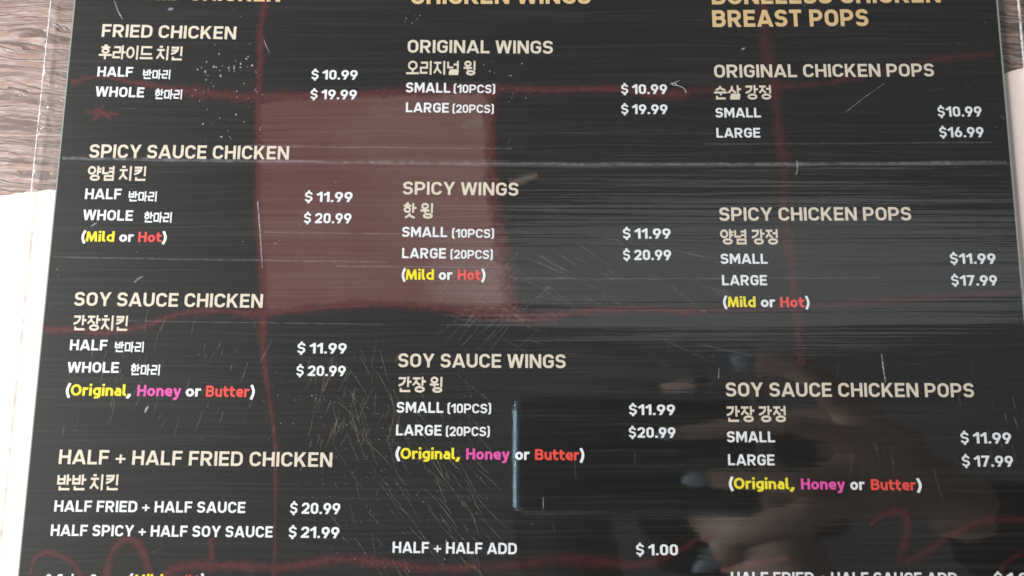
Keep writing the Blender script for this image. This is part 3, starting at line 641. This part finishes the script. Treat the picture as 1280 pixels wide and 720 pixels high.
for pts, wd in (([(322, 252), (325, 290), (328, 335)], 1.3), ([(1102, 443), (1104, 460), (1107, 478)], 1.5), ([(143, 1), (147, 13), (153, 24)], 1.4), ([(1056, 141), (1080, 122), (1106, 104)], .45),
                ([(330, 50), (333, 58), (337, 66)], 1.0), ([(168, 353), (173, 348), (179, 345)], 2.0), ([(181, 516), (183, 511), (185, 508)], 2.2), ([(210, 12), (214, 11), (217, 12)], 3.0),
                ([(114, 283), (118, 280), (121, 279)], 1.6), ([(679, 622), (679, 636)], .9), ([(927, 62), (931, 60)], 1.6), ([(996, 200), (997, 212), (994, 220)], .9), ([(899, 460), (898, 474)], .8)):
    sliver(vs, fs, pts, wd)
o = link('scratches', mesh('scratches', vs, fs), M['scratch_bright'], menu); o['kind'] = 'stuff'
# plastic gone cloudy along folds; light lines of the creases painted into its colour
M['whitened_lit'] = mat_ghost('whitened_lit_crease', (0.62, 0.60, 0.64, 1), 0.16, 0.5); M['whitened_lit_faint'] = mat_ghost('faint_whitened_lit_crease', (0.62, 0.60, 0.6, 1), 0.10, 0.5)
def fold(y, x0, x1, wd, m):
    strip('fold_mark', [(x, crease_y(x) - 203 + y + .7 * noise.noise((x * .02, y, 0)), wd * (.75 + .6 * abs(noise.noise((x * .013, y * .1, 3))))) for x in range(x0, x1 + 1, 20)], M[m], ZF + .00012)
fold(203, 78, 1262, 4.2, 'whitened_lit'); fold(199.5, 480, 640, 1.2, 'whitened_lit_faint'); fold(327, 64, 484, 2.6, 'whitened_lit_faint'); fold(405, 160, 480, 1.6, 'whitened_lit_faint'); fold(184, 300, 640, 2.2, 'whitened_lit_faint'); fold(292, 330, 620, 2.0, 'whitened_lit_faint'); fold(333, 420, 640, 2.4, 'whitened_lit_faint'); fold(178, 880, 1250, 1.8, 'whitened_lit_faint'); fold(346, 640, 1100, 1.8, 'whitened_lit_faint')
# dried droplets and dust grains lying on the film
r = random.Random(5); vs, fs = [], []
def speck(x, y, rad):
    b = len(vs); n = 7; ph = r.random() * 6; ec = r.uniform(.6, 1); el = r.random() * 3
    for lv, (kr, kz) in enumerate(((1, 0), (.6, .35))):
        for i in range(n):
            a = ph + i * math.tau / n; dx, dy = math.cos(a) * rad * kr * r.uniform(.8, 1.1), math.sin(a) * rad * ec * kr
            c, s = math.cos(el), math.sin(el); vs.append(at(x + dx * c - dy * s, y + dx * s + dy * c, 0) + Vector((0, 0, ZF + .00002 + kz * rad * .00013)))
    for i in range(n): j = (i + 1) % n; fs.append((b + i, b + j, b + n + j, b + n + i))
    fs.append(tuple(b + n + i for i in range(n)))
for n, x0, x1, y0, y1, r0, r1 in ((46, 240, 330, 55, 175, .5, 1.5), (16, 250, 320, 70, 110, .8, 1.9), (14, 290, 330, 20, 250, .5, 1.2), (18, 595, 660, 55, 140, .4, 1.0), (10, 500, 530, 20, 32, .4, .9),
                                  (110, 70, 640, 5, 715, .3, .85), (70, 620, 1260, 5, 715, .25, .7), (260, 400, 600, 440, 715, .3, .7), (120, 560, 900, 270, 420, .3, .6), (120, 330, 480, 460, 700, .3, .65)):
    for _ in range(n): speck(r.uniform(x0, x1), r.uniform(y0, y1), r0 + (r1 - r0) * r.random() ** 2)
dust = link('dust_specks', mesh('dust_specks', vs, fs, True), M['droplet'])
tag(dust, 'tiny pale dust specks and dried droplets scattered over the menu film', 'dust', kind='stuff')
# a curl of lint beside a price
def tube(name, pts, rad, m, parent=None, z=ZF + .0002):
    cu = bpy.data.curves.new(name, 'CURVE'); cu.dimensions = '3D'; cu.bevel_depth = rad; cu.bevel_resolution = 1
    for ch in pts:
        sp = cu.splines.new('NURBS'); sp.points.add(len(ch) - 1); sp.use_endpoint_u = True; sp.order_u = 3
        for p, (x, y, dz) in zip(sp.points, ch): q = at(x, y, z + dz); p.co = (*q, 1)
    me = bpy.data.meshes.new_from_object(bpy.data.objects.new('tmp', cu)); me.name = name
    return link(name, me, m, parent)
lint = tube('lint_fibre', [[(838, 105, 0), (843, 103, .0004), (847, 106, .0003), (841, 107, 0), (840, 104, .0003), (849, 101, .0002)], [(844, 106, 0), (851, 108, .0004), (856, 111, .0002), (858, 116, 0)]], 0.00005, M['lint'])
tag(lint, 'small curled grey lint fibre beside the $ 10.99 price of the original wings', 'lint')

# ---------------------------------------------------------------- the photographer, seen mirrored in the film
def mat_skin():
    n = N('skin')
    c = n.mix(n.noise(n.pos(), 90, 3), (0.72, 0.56, 0.48, 1), (0.78, 0.62, 0.54, 1))
    hb = n.add('ShaderNodeBump', {'Strength': 0.2, 'Distance': 0.0003, 'Height': n.noise(n.pos(), 900, 3)}).outputs[0]
    b = n.add('ShaderNodeBsdfPrincipled', {'Base Color': c, 'Roughness': 0.5, 'Subsurface Weight': 0.1, 'Subsurface Radius': (0.004, 0.002, 0.001), 'Subsurface Scale': 1.0, 'Normal': hb})
    return n.done(b.outputs[0])
M['skin'] = mat_skin()
M['jacket'] = mat_plain('dark_navy_cloth', (0.010, 0.011, 0.016, 1), 0.9, 0, 0.1, 0.3, 300)
M['hair'] = mat_plain('dark_hair', (0.010, 0.008, 0.007, 1), 0.6, 0, 0.2, 0.3, 600)
M['nail'] = mat_plain('pale_blue_nail_polish', (0.55, 0.74, 0.90, 1), 0.15, 0, 0.6)
M['frame'] = mat_plain('blue_anodised_metal', (0.52, 0.77, 1.0, 1), 0.24, 1.0, 0.5)
M['backglass'] = mat_plain('black_phone_back', (0.008, 0.008, 0.010, 1), 0.35, 0, 0.3)
M['screen'] = mat_plain('black_phone_screen', (0.005, 0.005, 0.006, 1), 0.08, 0, 0.5)
M['lens'] = mat_plain('phone_lens_glass', (0.004, 0.004, 0.008, 1), 0.03, 0, 0.6)

def skin_mesh(name, nodes, edges, m, parent, root, sub=2):
    """one continuous body from joints (x, y, z, radius)"""
    names = list(nodes); me = bpy.data.meshes.new(name)
    me.from_pydata([nodes[k][:3] for k in names], [(names.index(a), names.index(b)) for a, b in edges], [])
    o = link(name, me, m, parent)
    md = o.modifiers.new('skin', 'SKIN'); md.use_smooth_shade = True; md.branch_smoothing = 0.6
    for v, k in zip(me.skin_vertices[0].data, names):
        rr = nodes[k][3]; v.radius = rr if isinstance(rr, tuple) else (rr, rr); v.use_root = (k == root)
    sb = o.modifiers.new('smooth', 'SUBSURF'); sb.levels = sub; sb.render_levels = sub
    return o
TT = math.tan(TH)
def zb(y): return H + 0.0012 + y * TT          # underside of the phone
# phone: rounded slab lying in the lens plane, its left end right beside the lens
def rounded(x0, x1, y0, y1, rd, n=6):
    out = []
    for cx, cy, a0 in ((x1 - rd, y1 - rd, 0), (x0 + rd, y1 - rd, 90), (x0 + rd, y0 + rd, 180), (x1 - rd, y0 + rd, 270)):
        for i in range(n + 1): a = math.radians(a0 + 90 * i / n); out.append((cx + rd * math.cos(a), cy + rd * math.sin(a)))
    return out
phone = empty('phone', (0, 0, H + 0.0012)); phone.rotation_euler = (TH, 0, 0)
tag(phone, 'dark phone with a pale blue metal rim, mirrored in the menu film', 'phone')
PX0, PX1, PY0, PY1 = 0.0005, 0.152, -0.066, 0.009
rings = [(0.004 - 0.004 * math.sin(math.radians(a)), 0.004 - 0.004 * math.cos(math.radians(a))) for a in range(0, 181, 15)]
vs, fs = [], []
for ins, z in rings:
    for x, y in rounded(PX0 + ins, PX1 - ins, PY0 + ins, PY1 - ins, 0.010 - ins): vs.append((x, y, z))
k = len(vs) // len(rings)
for j in range(len(rings) - 1):
    for i in range(k): fs.append((j * k + i, j * k + (i + 1) % k, (j + 1) * k + (i + 1) % k, (j + 1) * k + i))
link('rim', mesh('rim', vs, fs, True), M['frame'], phone)
def plate(name, x0, x1, y0, y1, rd, z, th, m):
    pts = rounded(x0, x1, y0, y1, rd); o = slab(name, pts, z, z + th, m, phone); return o
plate('back_panel', PX0 + .0041, PX1 - .0041, PY0 + .0041, PY1 - .0041, .0058, 0.00005, 0.0006, M['backglass'])
plate('screen', PX0 + .0041, PX1 - .0041, PY0 + .0041, PY1 - .0041, .0058, 0.0073, 0.0006, M['screen'])
plate('lens', .018, .029, -.006, .005, .0054, -0.0006, 0.0006, M['lens'])

person = empty('person', (0.2, -0.5, -0.76))
tag(person, 'person in dark clothing with pale blue nails holding the phone over the menu', 'person')
off = Vector((-0.2, 0.5, 0.76))
def F_(x, y, d, rr): return (x + off.x, y + off.y, zb(y) - d + off.z, rr)
def W_(x, y, z, rr): return (x + off.x, y + off.y, z + off.z, rr)
B = {
 'pelvis': W_(.22, -.60, .02, (.15, .11)), 'belly': W_(.23, -.56, .18, (.14, .105)), 'chest': W_(.23, -.44, .40, (.15, .11)), 'upper': W_(.27, -.33, .53, (.10, .07)),
 'neck': W_(.285, -.20, .585, .052), 'jaw': W_(.245, -.10, .615, (.058, .068)), 'skull': W_(.21, -.035, .665, (.072, .085)), 'crown': W_(.195, .0, .72, (.05, .06)),
 'rsh': W_(.44, -.33, .50, .058), 'relb': W_(.50, -.20, .29, .043), 'rwri': F_(.262, -.052, -.004, (.026, .02)), 'palm': F_(.228, -.036, -.002, (.034, .017)),
 'i0': F_(.205, .004, .004, .0105), 'i1': F_(.184, .016, .014, .0088), 'i2': F_(.168, .026, .014, .0088), 'i3': F_(.146, .027, .011, .0076),
 'm0': F_(.202, -.018, .006, .0108), 'm1': F_(.165, -.010, .018, .009), 'm2': F_(.128, -.013, .013, .0082), 'm3': F_(.098, -.017, .009, .007),
 'q0': F_(.200, -.040, .006, .0105), 'q1': F_(.165, -.044, .020, .0088), 'q2': F_(.136, -.042, .014, .008), 'q3': F_(.112, -.042, .008, .0066),
 'p0': F_(.202, -.058, .004, .0105), 'p1': F_(.172, -.058, .020, .0098), 'p2': F_(.138, -.072, .015, .0092), 'p3': F_(.114, -.086, .008, .0078),
 't0': F_(.222, -.012, -.016, .013), 't1': F_(.19, -.006, -.022, .0105), 't2': F_(.158, -.014, -.019, .009),
 'lsh': W_(.10, -.34, .50, .058), 'lelb': W_(.0, -.52, .27, .043), 'lwri': W_(.05, -.46, .04, .027), 'lpalm': W_(.055, -.43, .0, (.034, .018)),
 'a1': W_(.025, -.38, .002, .009), 'a2': W_(.02, -.35, .004, .008), 'b1': W_(.045, -.372, .003, .009), 'b2': W_(.042, -.338, .005, .008), 'c1': W_(.065, -.375, .003, .009), 'c2': W_(.064, -.343, .005, .008),
 'd1': W_(.083, -.385, .002, .008), 'd2': W_(.085, -.36, .004, .007), 'e1': W_(.015, -.425, .004, .011), 'e2': W_(-.005, -.40, .006, .009)}
E = [('pelvis', 'belly'), ('belly', 'chest'), ('chest', 'upper'), ('upper', 'neck'), ('neck', 'jaw'), ('jaw', 'skull'), ('skull', 'crown'), ('upper', 'rsh'), ('rsh', 'relb'), ('relb', 'rwri'), ('rwri', 'palm'),
     ('palm', 't0'), ('t0', 't1'), ('t1', 't2'), ('upper', 'lsh'), ('lsh', 'lelb'), ('lelb', 'lwri'), ('lwri', 'lpalm')]
for f in 'imqp': E += [('palm', f + '0'), (f + '0', f + '1'), (f + '1', f + '2'), (f + '2', f + '3')]
for f in 'abcde': E += [('lpalm', f + '1'), (f + '1', f + '2')]
skin_mesh('body', B, E, M['skin'], person, 'pelvis')
J = {k: B[k] for k in ('pelvis', 'belly', 'chest', 'upper', 'rsh', 'relb', 'lsh', 'lelb')}
J = {k: (v[0], v[1], v[2], tuple(x + .022 for x in (v[3] if isinstance(v[3], tuple) else (v[3], v[3])))) for k, v in J.items()}
J['rcuff'] = W_(.268, -.055, .247, (.040, .034)); J['lcuff'] = W_(.04, -.475, .09, (.042, .04)); J['collar'] = W_(.29, -.235, .565, (.072, .066))
skin_mesh('jacket', J, [('pelvis', 'belly'), ('belly', 'chest'), ('chest', 'upper'), ('upper', 'collar'), ('upper', 'rsh'), ('rsh', 'relb'), ('relb', 'rcuff'), ('upper', 'lsh'), ('lsh', 'lelb'), ('lelb', 'lcuff')], M['jacket'], person, 'pelvis')
HR = {'h0': W_(.21, -.08, .765, (.085, .06)), 'h1': W_(.15, -.02, .765, (.07, .05)), 'h2': W_(.27, -.17, .70, (.085, .06)), 'h3': W_(.30, -.25, .61, (.085, .05)), 's0': W_(.30, -.04, .68, (.035, .05)), 's1': W_(.33, -.12, .58, (.04, .04)),
      'u0': W_(.07, -.03, .74, (.06, .06)), 'u1': W_(.05, -.11, .66, (.06, .06)), 'u2': W_(.07, -.20, .58, (.055, .05)), 'u3': W_(.10, -.27, .50, (.045, .04))}  # u lobes added so the mirrored left side stays dark
skin_mesh('hair', HR, [('h0', 'h1'), ('h0', 'h2'), ('h2', 'h3'), ('h1', 's0'), ('s0', 's1'), ('h1', 'u0'), ('u0', 'u1'), ('u1', 'u2'), ('u2', 'u3')], M['hair'], person, 'h0')
# face: nose, eyes, mouth looking down at the phone
def blob(name, c, rad, m, rot=(0, 0, 0), parent=person):
    bm = bmesh.new(); bmesh.ops.create_uvsphere(bm, u_segments=16, v_segments=10, radius=1.0)
    Mx = Matrix.Translation(c) @ (Matrix.Rotation(rot[2], 4, 'Z') @ Matrix.Rotation(rot[1], 4, 'Y') @ Matrix.Rotation(rot[0], 4, 'X')) @ Matrix.Diagonal((*rad, 1))
    bm.transform(Mx); me = bpy.data.meshes.new(name); bm.to_mesh(me); bm.free()
    for p in me.polygons: p.use_smooth = True
    return link(name, me, m, parent)
fd = Vector((-.35, .45, -.82)).normalized()       # where the face points
head = Vector(B['skull'][:3]); side = fd.cross(Vector((0, 0, 1))).normalized(); upv = side.cross(fd).normalized()
blob('nose', head + fd * .083 - upv * .012, (.012, .012, .02), M['skin'])
for s in (-1, 1):
    blob('eye', head + fd * .071 + side * (.03 * s) + upv * .014, (.011, .011, .008), M['lens'])
    blob('ear', head + side * (.078 * s) - fd * .005, (.012, .016, .026), M['skin'])
blob('mouth', head + fd * .078 - upv * .045, (.02, .012, .006), M['redink'])
for a, b in (('i2', 'i3'), ('m2', 'm3'), ('q2', 'q3'), ('p2', 'p3')):
    A_, B_ = Vector(B[a][:3]), Vector(B[b][:3]); d = (B_ - A_).normalized()
    blob('nail', B_ + d * .004 + Vector((0, 0, -.0052)), (.0085, .0056, .0022), M['nail'], (0, math.asin(-d.z), math.atan2(d.y, d.x)))
